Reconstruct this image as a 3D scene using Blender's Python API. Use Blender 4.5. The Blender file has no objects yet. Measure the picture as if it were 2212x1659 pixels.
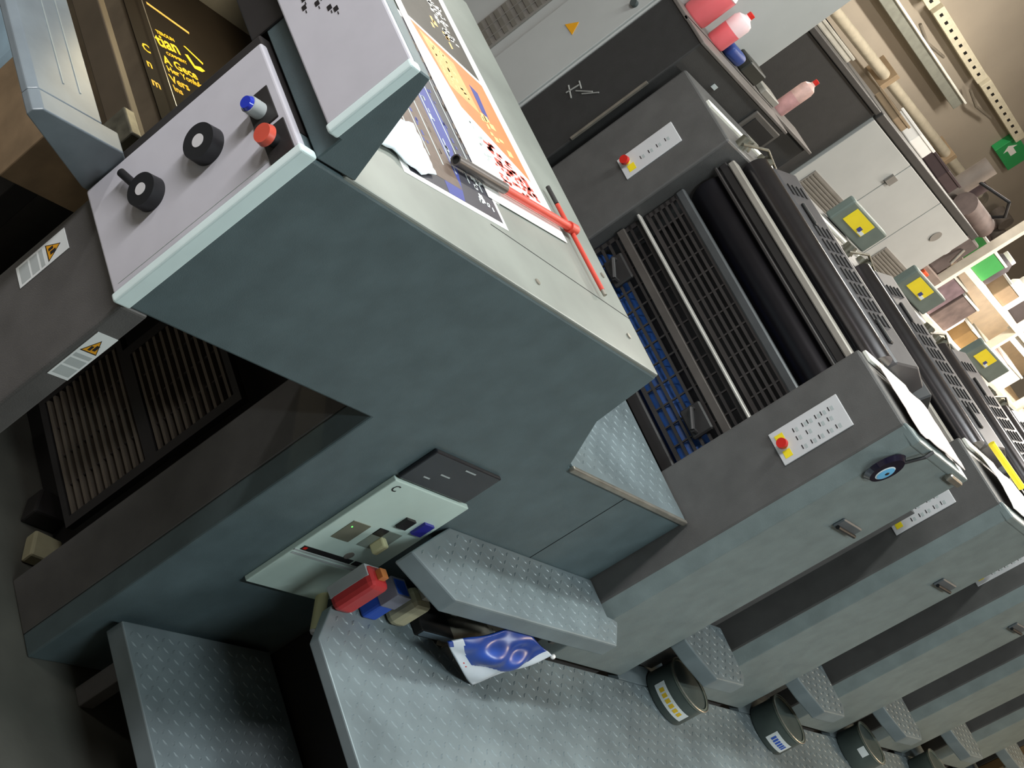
import bpy, bmesh, math, random
from mathutils import Vector, Matrix
random.seed(7)
scene = bpy.context.scene
COL = scene.collection

# ------------------------------------------------------------------ camera
W_, H_ = 2212.0, 1659.0
FPX, CX, CY = 3152.9, 791.2, 711.2
CAMX = (0.58716958, 0.30305550, 0.75059260)      # world X axis in camera space (right, down, forward)
CAMY = (-0.30068835, -0.77926213, 0.54985184)
CAMZ = (0.75154401, -0.54855073, -0.36643376)
right = Vector((CAMX[0], CAMY[0], CAMZ[0]))
down = Vector((CAMX[1], CAMY[1], CAMZ[1]))
fwd = Vector((CAMX[2], CAMY[2], CAMZ[2]))
cd = bpy.data.cameras.new('camera'); cam = bpy.data.objects.new('camera', cd); COL.objects.link(cam)
m = Matrix.Identity(4)
for i in range(3):
    m[i][0] = right[i]; m[i][1] = -down[i]; m[i][2] = -fwd[i]
m[0][3], m[1][3], m[2][3] = 0.0, 0.0, 1.87
cam.matrix_world = m
cd.sensor_fit = 'HORIZONTAL'; cd.sensor_width = 36.0; cd.lens = 36.0 * FPX / W_
cd.shift_x = (W_ / 2 - CX) / W_; cd.shift_y = (CY - H_ / 2) / W_
cd.clip_start = 0.05
scene.camera = cam

# ------------------------------------------------------------------ world, lights, exposure
world = bpy.data.worlds.new('room_air'); scene.world = world; world.use_nodes = True
world.node_tree.nodes['Background'].inputs[0].default_value = (0.55, 0.62, 0.66, 1)
world.node_tree.nodes['Background'].inputs[1].default_value = 0.10
vs = scene.view_settings
vs.view_transform = 'Standard'; vs.look = 'None'; vs.gamma = 1.0; vs.use_curve_mapping = False
vs.exposure = 0.0

def area(name, loc, size, power, col, rot=(0, 0, 0)):
    l = bpy.data.lights.new(name, 'AREA'); l.shape = 'RECTANGLE'; l.size, l.size_y = size
    l.energy = power; l.color = col
    o = bpy.data.objects.new(name, l); COL.objects.link(o); o.location = loc; o.rotation_euler = rot
    return o
CEIL = 3.6
# fluorescent rows under the ceiling: x, y, length, power, colour
ROWS = [(2.6, 1.9, 1.5, 42, (0.93, 1.0, 0.97)), (5.4, 1.9, 1.5, 42, (1.0, 0.97, 0.90)), (8.4, 2.0, 1.5, 95, (1.0, 0.90, 0.80)),
        (1.5, -0.5, 1.5, 47, (0.84, 0.97, 1.0)), (4.2, -0.9, 1.5, 56, (0.92, 0.98, 1.0)), (7.3, -0.4, 1.5, 85, (1.0, 0.74, 0.48)),
        (4.6, 4.6, 1.5, 70, (1.0, 0.95, 0.86)), (8.6, 4.4, 1.5, 110, (1.0, 0.93, 0.82)),
        (0.0, 1.7, 1.5, 75, (1.0, 0.98, 0.99)), (-1.6, 3.0, 1.5, 40, (1.0, 0.97, 0.94))]
for i, (x, y, L, pw, c) in enumerate(ROWS):
    area('fluorescent_glow', (x, y, CEIL - 0.30), (L, 0.16), pw, c)

# ------------------------------------------------------------------ materials
def lin(c):
    return tuple(((v / 255) / 12.92 if v / 255 <= 0.04045 else ((v / 255 + 0.055) / 1.055) ** 2.4) for v in c)
MATS = {}
def mat(name, rgb, rough=0.5, metal=0.0, var=0.12, scale=18.0, bump=0.0, bscale=300.0, emit=None, spec=0.5, coat=0.0, alpha=None):
    if name in MATS: return MATS[name]
    M = bpy.data.materials.new(name); M.use_nodes = True
    nt = M.node_tree; b = nt.nodes['Principled BSDF']
    c = lin(rgb)
    b.inputs['Roughness'].default_value = rough; b.inputs['Metallic'].default_value = metal
    b.inputs['Specular IOR Level'].default_value = spec
    if coat: b.inputs['Coat Weight'].default_value = coat
    tc = nt.nodes.new('ShaderNodeTexCoord')
    if var > 0:
        n = nt.nodes.new('ShaderNodeTexNoise'); n.inputs['Scale'].default_value = scale; n.inputs['Detail'].default_value = 6
        r = nt.nodes.new('ShaderNodeValToRGB')
        r.color_ramp.elements[0].position = 0.3; r.color_ramp.elements[1].position = 0.72
        r.color_ramp.elements[0].color = tuple(v * (1 - var) for v in c) + (1,)
        r.color_ramp.elements[1].color = tuple(min(1, v * (1 + var)) for v in c) + (1,)
        nt.links.new(tc.outputs['Object'], n.inputs['Vector']); nt.links.new(n.outputs['Fac'], r.inputs['Fac'])
        nt.links.new(r.outputs['Color'], b.inputs['Base Color'])
    else:
        b.inputs['Base Color'].default_value = c + (1,)
    if bump > 0:
        n2 = nt.nodes.new('ShaderNodeTexNoise'); n2.inputs['Scale'].default_value = bscale; n2.inputs['Detail'].default_value = 3
        bp = nt.nodes.new('ShaderNodeBump'); bp.inputs['Strength'].default_value = bump; bp.inputs['Distance'].default_value = 0.002
        nt.links.new(tc.outputs['Object'], n2.inputs['Vector']); nt.links.new(n2.outputs['Fac'], bp.inputs['Height'])
        nt.links.new(bp.outputs['Normal'], b.inputs['Normal'])
    if emit:
        b.inputs['Emission Color'].default_value = lin(emit[0]) + (1,); b.inputs['Emission Strength'].default_value = emit[1]
    if alpha is not None:
        b.inputs['Transmission Weight'].default_value = alpha
    MATS[name] = M
    return M
PAINT = mat('teal grey enamel', (88, 104, 108), 0.42, bump=0.25, bscale=500)
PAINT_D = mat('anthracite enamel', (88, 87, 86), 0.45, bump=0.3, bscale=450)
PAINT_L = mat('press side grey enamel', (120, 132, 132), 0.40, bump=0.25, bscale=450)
PLATE = mat('pale steel top plate', (134, 139, 133), 0.42, 0.1, var=0.24, scale=4)
TREAD = mat('painted tread plate', (124, 136, 140), 0.45, 0.25, var=0.22, scale=7)
BLACK = mat('black metal', (44, 42, 42), 0.45)
BLACK2 = mat('soft black rubber', (26, 27, 30), 0.5)
GRID = mat('guard grid steel', (60, 56, 55), 0.5, 0.3)
VOID = mat('near black recess', (22, 21, 21), 0.6)  # near black for openings and joints, and for shade under the walkway
STEEL = mat('worn steel', (165, 160, 150), 0.35, 0.7, var=0.2, scale=30)
CHROME = mat('bright roller steel', (95, 93, 96), 0.22, 0.9)
PANELW = mat('white panel enamel', (196, 196, 204), 0.4, var=0.04)
RIM = mat('cyan lit panel rim', (226, 246, 246), 0.4, var=0.04)  # cyan light on the panel edge is put into this colour
DRYER = mat('pale green white enamel', (205, 226, 218), 0.4, var=0.03)
PLATEW = mat('white key plate', (206, 206, 208), 0.35, var=0.03)
RED = mat('red plastic', (205, 40, 32), 0.35, var=0.05)
YEL = mat('yellow sticker', (244, 222, 40), 0.45, var=0.03)
AMBER = mat('amber warning print', (226, 160, 30), 0.45, var=0.03)
BLUEP = mat('blue push button', (40, 60, 190), 0.2, var=0.03, coat=0.5)
LABELW = mat('label paper', (226, 232, 232), 0.5, var=0.03)
LABELG = mat('label grey print', (178, 186, 186), 0.5, var=0.05)
INKBLK = mat('black print', (34, 32, 34), 0.5, var=0.05)
PAPER = mat('white paper', (250, 248, 244), 0.6, var=0.02)
PAPER2 = mat('pinkish scrap paper', (240, 226, 222), 0.6, var=0.05)
CLOTH = mat('pale blue cloth', (226, 238, 244), 0.8, var=0.06)
NAVY = mat('navy print', (52, 52, 62), 0.45, var=0.15)
BROWN = mat('brown print', (100, 84, 74), 0.5, var=0.15, scale=60)
ORANGE = mat('orange print', (228, 128, 78), 0.5, var=0.08)
ORANGE_L = mat('light orange print', (252, 204, 136), 0.5, var=0.06)
REDPRINT = mat('red print', (206, 84, 70), 0.5, var=0.06)
DARKPRINT = mat('dark olive print', (72, 68, 62), 0.5, var=0.3, scale=9)
BLUEPRINT = mat('blue print', (56, 66, 140), 0.5, var=0.06)
BLUECYL = mat('blue blanket', (44, 88, 160), 0.4, var=0.15)
CAB_W = mat('light grey cabinet enamel', (176, 178, 176), 0.5, var=0.05, scale=6)
CAB_B = mat('black cabinet enamel', (50, 50, 50), 0.5, var=0.1, scale=30, bump=0.2)
VENT = mat('vent grey', (128, 124, 118), 0.6, var=0.1)
WALLM = mat('aged plaster', (164, 154, 140), 0.85, var=0.12, scale=1.2, bump=0.2, bscale=60)
CEILM = mat('ceiling board', (178, 164, 146), 0.9, var=0.06, scale=2)
FLOORM = mat('oily concrete', (76, 76, 70), 0.6, var=0.45, scale=4, bump=0.4, bscale=40)
WOOD = mat('pine board', (240, 228, 208), 0.6, var=0.12, scale=12)
KRAFT = mat('kraft board', (150, 130, 104), 0.7, var=0.12)
CREAM = mat('cream plastic', (226, 222, 176), 0.4, var=0.05)
GREEN = mat('green plastic', (62, 150, 78), 0.5, var=0.05)
SIGNG = mat('exit sign green', (46, 160, 90), 0.4, var=0.02)
PINK = mat('pink liquid', (236, 110, 116), 0.3, var=0.05)
PINKPALE = mat('pale pink plastic', (238, 206, 208), 0.4, var=0.05)
BOXG = mat('grey green motor cover', (108, 120, 114), 0.45, var=0.08)
GOLD = mat('gold varnish ink', (255, 204, 60), 0.35, var=0.06)
PALLETM = mat('beige board', (150, 128, 100), 0.7, var=0.2)
MECH = mat('oily mechanism', (96, 94, 82), 0.45, 0.4, var=0.4, scale=40)
CLUT = mat('dull brown clutter', (104, 90, 86), 0.7, var=0.35, scale=14)
BAGW = mat('white film bag', (222, 232, 242), 0.3, var=0.04)
BAGB = mat('blue film bag', (42, 76, 160), 0.3, var=0.25, scale=14)
CANM = mat('ink can tin', (82, 92, 88), 0.45, 0.15, var=0.15)

# ------------------------------------------------------------------ mesh helpers
def setp(o, label=None, cat=None, group=None, kind=None):
    if label: o['label'] = label
    if cat: o['category'] = cat
    if group: o['group'] = group
    if kind: o['kind'] = kind
    return o
def wloc(o):
    v = Vector((0, 0, 0))
    while o is not None:
        v = v + o.location; o = o.parent
    return v
def thing(name, label, cat, loc, group=None):
    o = bpy.data.objects.new(name, None); COL.objects.link(o); o.location = loc; o.empty_display_size = 0.05
    return setp(o, label, cat, group)
class MB:
    def __init__(s): s.bm = bmesh.new()
    def box(s, x0, x1, y0, y1, z0, z1, bev=0.0, seg=1):
        t = bmesh.new(); bmesh.ops.create_cube(t, size=1)
        for v in t.verts:
            v.co = Vector((x0 + (v.co.x + .5) * (x1 - x0), y0 + (v.co.y + .5) * (y1 - y0), z0 + (v.co.z + .5) * (z1 - z0)))
        if bev > 0: bmesh.ops.bevel(t, geom=t.edges[:], offset=bev, segments=seg, affect='EDGES', profile=0.5)
        return s.add(t)
    def add(s, t, M=None):
        if M is not None: t.transform(M)
        me = bpy.data.meshes.new('tmp'); t.to_mesh(me); t.free(); s.bm.from_mesh(me); bpy.data.meshes.remove(me)
        return s
    def prism(s, poly, axis, a0, a1, bev=0.0, seg=1):
        """poly in the plane normal to axis: axis x -> (y,z), y -> (x,z), z -> (x,y)"""
        t = bmesh.new()
        f = {'x': lambda p, a: (a, p[0], p[1]), 'y': lambda p, a: (p[0], a, p[1]), 'z': lambda p, a: (p[0], p[1], a)}[axis]
        A = [t.verts.new(f(p, a0)) for p in poly]; B = [t.verts.new(f(p, a1)) for p in poly]
        t.faces.new(A); t.faces.new(B[::-1]); n = len(poly)
        for i in range(n): t.faces.new((A[i], B[i], B[(i + 1) % n], A[(i + 1) % n]))
        bmesh.ops.recalc_face_normals(t, faces=t.faces[:])
        if bev > 0: bmesh.ops.bevel(t, geom=t.edges[:], offset=bev, segments=seg, affect='EDGES', profile=0.5)
        return s.add(t)
    def cyl(s, p0, p1, r0, r1=None, seg=20, caps=True):
        p0, p1 = Vector(p0), Vector(p1); r1 = r0 if r1 is None else r1
        t = bmesh.new(); L = (p1 - p0).length
        bmesh.ops.create_cone(t, cap_ends=caps, segments=seg, radius1=r0, radius2=r1, depth=L)
        M = Matrix.Translation((p0 + p1) / 2) @ (p1 - p0).to_track_quat('Z', 'Y').to_matrix().to_4x4()
        return s.add(t, M)
    def lathe(s, prof, c, seg=24):
        t = bmesh.new(); rings = []
        for r, z in prof:
            rings.append([t.verts.new((c[0] + r * math.cos(2 * math.pi * k / seg), c[1] + r * math.sin(2 * math.pi * k / seg), c[2] + z)) for k in range(seg)])
        for a, b in zip(rings, rings[1:]):
            for k in range(seg): t.faces.new((a[k], a[(k + 1) % seg], b[(k + 1) % seg], b[k]))
        t.faces.new(rings[0][::-1]); t.faces.new(rings[-1])
        return s.add(t)
    def tube(s, pts, r, seg=8):
        for a, b in zip(pts, pts[1:]): s.cyl(a, b, r, seg=seg)
        return s
    def quads(s, vs, fs):
        t = bmesh.new(); V = [t.verts.new(v) for v in vs]
        for f in fs: t.faces.new([V[i] for i in f])
        return s.add(t)
    def build(s, name, material, parent=None, smooth=False):
        me = bpy.data.meshes.new(name)
        off = wloc(parent) if parent is not None else None
        if off is None:                                   # a top-level mesh: origin at its base
            xs = [v.co for v in s.bm.verts]
            off = Vector(((min(v.x for v in xs) + max(v.x for v in xs)) / 2, (min(v.y for v in xs) + max(v.y for v in xs)) / 2, min(v.z for v in xs)))
        s.bm.transform(Matrix.Translation(-off)); s.bm.to_mesh(me); s.bm.free()
        me.materials.append(material)
        if smooth:
            for p in me.polygons: p.use_smooth = True
            try: me.set_sharp_from_angle(angle=math.radians(35))
            except Exception: pass
        o = bpy.data.objects.new(name, me); COL.objects.link(o)
        if parent is not None: o.parent = parent
        else: o.location = off
        return o
def box(name, b, material, parent=None, bev=0.003, seg=2):
    return MB().box(*b, bev=bev, seg=seg).build(name, material, parent)
def copy_tree(o, parent=None, shift=None):
    c = o.copy(); COL.objects.link(c); c.parent = parent
    if shift is not None: c.location = o.location + Vector(shift)
    for ch in list(o.children): copy_tree(ch, c)
    return c
FONT_CACHE = {}
def text_mesh(name, s, size, origin, ux, uy, material, parent, depth=0.0004, bold=0.0):
    """flat lettering laid in the plane of ux, uy"""
    cu = bpy.data.curves.new(name, 'FONT'); cu.body = s; cu.size = size; cu.extrude = depth; cu.resolution_u = 2; cu.offset = bold
    t = bpy.data.objects.new(name + '_curve', cu); COL.objects.link(t)
    dg = bpy.context.evaluated_depsgraph_get(); dg.update()
    me = bpy.data.meshes.new_from_object(t.evaluated_get(dg)); bpy.data.objects.remove(t); bpy.data.curves.remove(cu)
    ux, uy = Vector(ux).normalized(), Vector(uy).normalized(); uz = ux.cross(uy)
    M = Matrix.Identity(4)
    for i in range(3): M[i][0], M[i][1], M[i][2] = ux[i], uy[i], uz[i]
    M.translation = Vector(origin) - wloc(parent)
    me.transform(M); me.materials.clear(); me.materials.append(material); me.name = name
    o = bpy.data.objects.new(name, me); COL.objects.link(o); o.parent = parent
    return o
def inpoly(p, poly):
    c = False; j = len(poly) - 1
    for i in range(len(poly)):
        a, b = poly[i], poly[j]
        if (a[1] > p[1]) != (b[1] > p[1]) and p[0] < (b[0] - a[0]) * (p[1] - a[1]) / (b[1] - a[1]) + a[0]: c = not c
        j = i
    return c
def lugs(poly, z, parent, sp=0.024, material=None):
    """raised five-millimetre tread lugs on a plate"""
    xs = [p[0] for p in poly]; ys = [p[1] for p in poly]
    vs, fs = [], []
    nx = int((max(xs) - min(xs)) / sp) + 1; ny = int((max(ys) - min(ys)) / sp) + 1
    for i in range(nx):
        for j in range(ny):
            x, y = min(xs) + (i + .5) * sp, min(ys) + (j + .5) * sp
            if not inpoly((x, y), poly): continue
            a = math.radians(45 if (i + j) % 2 else -45) ; l, w = sp * 0.40, sp * 0.15
            ca, sa = math.cos(a), math.sin(a); k = len(vs)
            for (u, v, h) in ((-l, 0, 0), (0, -w, 0), (l, 0, 0), (0, w, 0), (-l * .5, 0, .0016), (l * .5, 0, .0016)):
                vs.append((x + u * ca - v * sa, y + u * sa + v * ca, z + h))
            fs += [(k, k + 1, k + 4), (k + 1, k + 5, k + 4), (k + 1, k + 2, k + 5), (k + 2, k + 3, k + 5), (k + 3, k + 4, k + 5), (k + 3, k, k + 4)]
    return setp(MB().quads(vs, fs).build('tread_lugs', material or TREAD, parent), kind='stuff')

# ------------------------------------------------------------------ the room
def struct(name, b, material):
    return setp(MB().box(*b).build(name, material), kind='structure')
struct('floor', (-3, 14, -4, 6, -0.1, 0), FLOORM)
struct('ceiling', (-3, 14, -4, 6, CEIL, CEIL + 0.1), CEILM)
struct('wall_left', (-3, 14, 6, 6.1, 0, CEIL), WALLM)
struct('wall_right', (-3, 14, -4.1, -4, 0, CEIL), WALLM)
struct('wall_front', (14, 14.1, -4, 6, 0, CEIL), WALLM)
struct('wall_back', (-3.1, -3, -4, 6, 0, CEIL), WALLM)
names = ['over the delivery end of the press', 'over the middle printing units', 'over the far end of the press', 'over the aisle by the delivery step',
         'over the middle of the aisle', 'over the far end of the aisle', 'near the left wall over the cabinets', 'near the left wall at the far end',
         'just in front of the delivery end', 'behind the camera near the left wall']
TUBE = mat('lit fluorescent tube', (255, 255, 255), 0.5, var=0, emit=((250, 255, 250), 3.0))
HOUS = mat('lamp housing white', (220, 220, 214), 0.5, var=0.03)
for (x, y, L, pw, c), nm in zip(ROWS, names):
    t = thing('ceiling_light', 'fluorescent batten hanging ' + nm, 'ceiling light', (x, y, CEIL - 0.27), 'fluorescent ceiling battens')
    box('housing', (x - L / 2, x + L / 2, y - 0.08, y + 0.08, CEIL - 0.24, CEIL - 0.18), HOUS, t)
    for s in (-1, 1):
        MB().cyl((x - L / 2 + .02, y + s * .045, CEIL - .262), (x + L / 2 - .02, y + s * .045, CEIL - .262), .013, seg=10).build('tube', TUBE, t, True)
        MB().cyl((x + s * L * .35, y, CEIL - .18), (x + s * L * .35, y, CEIL), .006, seg=6).build('hanger', STEEL, t)

# ------------------------------------------------------------------ delivery of the press
Y0 = 1.25
dv = thing('press_delivery', 'grey delivery end of the printing press with white knob panel and flat top', 'press delivery', (2.2, 1.9, 0))
side = [(1.32, .885), (1.92, .88), (1.92, 0.0), (3.015, 0.0), (3.015, .965), (2.48, .965), (2.383, 1.09), (2.364, 1.236), (1.32, 1.236)]
MB().prism(side, 'y', Y0, Y0 + .05, bev=.004, seg=2).build('side_panel', PAINT, dv)
box('top_plate', (1.40, 2.364, Y0 + .002, 2.30, 1.226, 1.242), PLATE, dv, bev=.003)
box('back_panel', (2.30, 2.36, Y0 + .05, 2.30, .97, 1.226), PAINT_D, dv)
box('drive_side_panel', (1.40, 2.36, 2.25, 2.30, 0, 1.226), PAINT_D, dv)
# seam and screws on the top plate
MB().box(1.86, 2.36, 1.385, 1.3865, 1.2421, 1.2426).build('seam_line', VOID, dv)
for x, y in ((1.95, 1.30), (2.30, 1.32), (2.33, 1.48)):
    MB().cyl((x, y, 1.242), (x, y, 1.2445), .006, seg=10).build('screw', STEEL, dv)
# lower body: side column, inner recess, slatted grille
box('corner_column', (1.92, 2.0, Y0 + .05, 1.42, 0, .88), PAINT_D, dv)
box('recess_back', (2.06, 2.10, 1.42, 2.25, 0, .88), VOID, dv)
box('inner_floor', (1.40, 2.06, Y0 + .05, 2.25, .865, .885), VOID, dv) if False else None
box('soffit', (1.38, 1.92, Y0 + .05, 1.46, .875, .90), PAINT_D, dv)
for z0, z1, yy in ((.14, .36, (1.50, 1.78)), (.39, .60, (1.50, 1.74))):
    fr = MB()
    fr.box(1.965, 1.985, yy[0] - .02, yy[1] + .02, z0 - .015, z0); fr.box(1.965, 1.985, yy[0] - .02, yy[1] + .02, z1, z1 + .015)
    fr.box(1.965, 1.985, yy[0] - .02, yy[0], z0, z1); fr.box(1.965, 1.985, yy[1], yy[1] + .02, z0, z1)
    g = fr.build('vent_grille', BLACK, dv)
    for k in range(11):
        z = z0 + (z1 - z0) * (k + .5) / 11
        MB().box(1.966, 1.984, yy[0], yy[1], z - .0035, z + .0035).build('slat', mat('slat brown grey', (104, 96, 86), .5, .2), g)
    for k in range(1, 4):
        y = yy[0] + (yy[1] - yy[0]) * k / 4
        MB().cyl((1.975, y, z0), (1.975, y, z1), .003, seg=6).build('rod', GRID, g)
# hanging guard panel with warning labels
gp = MB().prism([(1.32, .25), (1.375, .25), (1.375, .885), (1.32, .885)], 'y', Y0, 1.462, bev=.006, seg=3).build('guard_panel', PAINT_D, dv)
def warn_label(corner, ux, uz, n, parent):
    """20 mm label: long side along uz (up), short side along ux"""
    c, ux, uz, n = Vector(corner), Vector(ux), Vector(uz), Vector(n)
    def slab(u0, u1, v0, v1, h0, h1):
        P = [c + ux * u + uz * v + n * h for h in (h0, h1) for (u, v) in ((u0, v0), (u1, v0), (u1, v1), (u0, v1))]
        return MB().quads(P, [(0, 3, 2, 1), (4, 5, 6, 7), (0, 1, 5, 4), (1, 2, 6, 5), (2, 3, 7, 6), (3, 0, 4, 7)])
    lb = slab(0, .04, 0, .108, .0004, .0012).build('warning_label', LABELW, parent)
    lb['label'] = 'white warning sticker with amber triangle'
    for v0, v1 in ((.006, .026), (.030, .046), (.050, .058)):
        slab(.004, .036, v0, v1, .0012, .0014).build('print_block', LABELG, lb)
    def tri(s, h0, h1, material, nm):
        q = [(.02 - .015 * s, .078 - .012 * s), (.02 + .015 * s, .078 - .012 * s), (.02, .078 + .016 * s)]
        P = [c + ux * u + uz * v + n * h for h in (h0, h1) for (u, v) in q]
        MB().quads(P, [(0, 2, 1), (3, 4, 5), (0, 1, 4, 3), (1, 2, 5, 4), (2, 0, 3, 5)]).build(nm, material, lb)
    tri(1.08, .0012, .0014, INKBLK, 'triangle_border'); tri(.9, .0014, .0016, AMBER, 'warning_triangle')
    slab(.014, .019, .070, .080, .0016, .0018).build('hazard_mark', INKBLK, lb); slab(.021, .027, .072, .084, .0016, .0018).build('hazard_mark', INKBLK, lb)
warn_label((1.32, 1.446, .712), (0, -1, 0), (0, 0, 1), (-1, 0, 0), dv)
warn_label((1.331, 1.25, .716), (1, 0, 0), (0, 0, 1), (0, -1, 0), dv)
# white control panel with two knobs, blue and red buttons
cp = MB().box(1.305, 1.32, Y0 + .012, 1.46, .886, 1.240, bev=.004, seg=3).build('control_panel', PANELW, dv)
box('panel_rim', (1.301, 1.334, Y0 - .003, Y0 + .012, .884, 1.243), RIM, dv, bev=.004, seg=3)
box('panel_body', (1.32, 1.40, Y0 + .05, 1.49, .886, 1.236), BLACK, dv)
MB().box(1.3044, 1.305, Y0 + .022, Y0 + .0228, .90, 1.23).build('panel_line', LABELG, cp)
def knob(y, z, r):
    k = MB().cyl((1.305, y, z), (1.283, y, z), r, r * .97, seg=40).build('knob', BLACK2, cp, True)
    MB().cyl((1.2828, y, z), (1.2822, y, z), r * .36, seg=28).build('knob_cap', PLATEW, k, True)
    return k
k1 = knob(1.366, .995, .0265); knob(1.366, 1.108, .0285)
MB().cyl((1.292, 1.375, .988), (1.292, 1.427, .965), .0065, seg=14).build('knob_lever', BLACK2, k1, True)
box('button_socket', (1.3025, 1.305, 1.325, 1.385, 1.185, 1.226), BLACK, cp, bev=.001)
MB().cyl((1.305, 1.353, 1.203), (1.278, 1.353, 1.203), .0125, seg=28).build('blue_button_collar', LABELG, cp, True)
MB().cyl((1.279, 1.353, 1.203), (1.272, 1.353, 1.203), .0115, .009, seg=28).build('blue_button', BLUEP, cp, True)
box('button_socket', (1.3025, 1.305, 1.262, 1.318, 1.190, 1.232), BLACK, cp, bev=.001)
MB().cyl((1.305, 1.293, 1.208), (1.285, 1.293, 1.208), .010, seg=24).build('red_button_collar', BLACK2, cp, True)
MB().cyl((1.287, 1.293, 1.208), (1.276, 1.293, 1.208), .016, .014, seg=28).build('red_button', mat('worn red button', (206, 84, 66), .4), cp, True)
# raised console across the end, white key panel
prof = [(1.335, 1.240), (1.335, 1.282), (1.322, 1.282), (1.322, 1.424), (1.352, 1.424), (1.418, 1.242)]
MB().prism(prof, 'y', Y0, 2.30, bev=.002).build('console_body', PAINT, dv)
kp = box('key_panel', (1.312, 1.322, Y0 + .012, 2.28, 1.283, 1.425), PANELW, dv, bev=.003)
box('console_rim', (1.307, 1.328, Y0 - .003, Y0 + .012, 1.281, 1.426), RIM, dv, bev=.004, seg=3)
for y, z in ((1.520, 1.345), (1.505, 1.338), (1.462, 1.345), (1.452, 1.338), (1.430, 1.352), (1.476, 1.322), (1.462, 1.318), (1.420, 1.36), (1.56, 1.34), (1.58, 1.36)):
    MB().box(1.3112, 1.312, y - .004, y + .004, z - .004, z + .003).build('key_mark', INKBLK, kp)
    MB().box(1.3112, 1.312, y - .0115, y - .0065, z - .0005, z + .0007).build('key_mark', INKBLK, kp)
# slanted hood bar in front of the pile opening
HOODM = mat('hood grey enamel', (118, 128, 134), .35)
hd = MB().prism([(1.134, .952), (1.135, .964), (1.147, .973), (1.27, .973), (1.27, .955), (1.25, .945)], 'y', 1.506, 2.45, bev=.002, seg=2).build('hood_bar', HOODM, dv)
MB().prism([(1.134, .952), (1.135, .964), (1.147, .973), (1.30, .973), (1.316, .962), (1.3195, .886), (1.300, .886)], 'y', 1.464, 1.506, bev=.002, seg=2).build('hood_end', HOODM, dv)
for x in (1.205, 1.238):
    MB().box(x - .0015, x + .0015, 1.55, 2.45, .973, .9738).build('hood_groove', mat('hood groove grey', (140, 150, 152), .4), hd)
# framework seen inside the pile opening
box('inner_beam', (1.33, 1.36, 1.50, 2.25, 1.215, 1.282), BLACK, dv)
MB().cyl((1.588, 1.50, .908), (1.588, 2.25, .908), .0012, seg=8).build('guide_wire', STEEL, dv, True)
box('jogger_plate', (1.455, 1.475, 1.52, 2.25, .85, .905), mat('jogger brown steel', (84, 74, 60), .6, .1), dv)
box('jogger_arm', (1.40, 1.425, 1.60, 1.66, .86, .93), MECH, dv)
box('fill_light_bar', (1.56, 1.84, 2.10, 2.14, 1.195, 1.222), HOUS, dv)  # bar added to carry the fill light below it
area('gold_fill_light', (1.70, 2.05, 1.19), (.3, .03), 2.6, (1.0, .84, .52))  # added warm light that brightens the gold lettering
box('cross_bar', (1.85, 1.90, 1.50, 2.25, 1.00, 1.05), mat('bar grey steel', (120, 110, 100), .5, .3), dv)
box('cross_bar', (1.98, 2.04, 1.45, 2.25, .98, 1.06), BLACK, dv)
box('cross_bar', (1.44, 1.462, 1.53, 2.25, 1.185, 1.21), mat('bar grey steel', (120, 110, 100), .5, .3), dv)
for y in (2.16, 2.20): box('chain_rail', (1.42, 2.08, y - .008, y + .008, 1.08, 1.10), BLACK, dv)
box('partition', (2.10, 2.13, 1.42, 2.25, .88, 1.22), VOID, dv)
# pile of printed sheets
pl = thing('sheet_pile', 'pile of black printed sheets with gold lettering inside the delivery opening', 'paper pile', (1.85, 1.95, .70))
box('stack', (1.555, 2.05, 1.60, 2.24, .72, .897), mat('paper edges dull', (112, 100, 82), .8, var=.2), pl, bev=.001)
sh = box('top_sheet', (1.545, 2.055, 1.59, 2.245, .897, .8985), mat('black varnished sheet', (20, 15, 12), .75, var=.1, spec=.15), pl, bev=0)
ux, uy = (1, 0.0, 0), (0, 1, 0)
for s, size, x, y, a in (('tian', .046, 1.611, 1.972, 14), ('TEROLIN', .013, 1.618, 2.010, 10), ('COMMENT', .012, 1.628, 1.958, 10), ('A Gece', .031, 1.612, 1.925, 8),
                      ('Her Yonluk', .021, 1.614, 1.905, 8), ('Vers', .028, 1.614, 1.876, 8), ('Ins', .022, 1.614, 1.854, 6), ('C', .03, 1.556, 1.925, 0), ('n', .03, 1.553, 1.88, 0), ('m', .03, 1.55, 1.83, 0)):
    ca, sa = math.cos(math.radians(a)), math.sin(math.radians(a))
    text_mesh('lettering', s, size, (x, y, .8988), (ca, sa, 0), (-sa, ca, 0), GOLD, sh, .0004, size * .022)
MB().prism([(1.690, 2.000), (1.700, 2.004), (1.712, 1.982), (1.730, 1.990), (1.742, 1.986), (1.730, 1.976), (1.708, 1.972)], 'z', .8985, .8990).build('gold_swash', GOLD, sh)
MB().prism([(1.695, 2.026), (1.70, 2.029), (1.745, 2.010), (1.742, 2.004)], 'z', .8985, .8990).build('gold_swash', GOLD, sh)
MB().prism([(1.617, 2.090), (1.617, 2.097), (1.733, 2.090), (1.731, 2.083)], 'z', .8985, .8990).build('gold_bar', mat('pale gold print', (206, 168, 92), .4), sh)
pal = thing('pile_board', 'beige pile board under the printed sheets behind the hood bar', 'pallet', (1.8, 1.95, 0))
box('deck_board', (1.50, 2.04, 1.86, 2.09, .56, .70), PALLETM, pal)
for x in (1.60, 1.98): box('bearer', (x - .03, x + .03, 1.90, 2.08, 0, .56), VOID, pal)
wb = MB().box(1.50, 1.90, 2.10, 2.24, .55, .70, bev=.01).build('wrapped_ream', mat('pale blue wrapper', (176, 206, 224), .5), None)
setp(wb, 'pale blue wrapped ream beside the pile board', 'paper ream')
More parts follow.
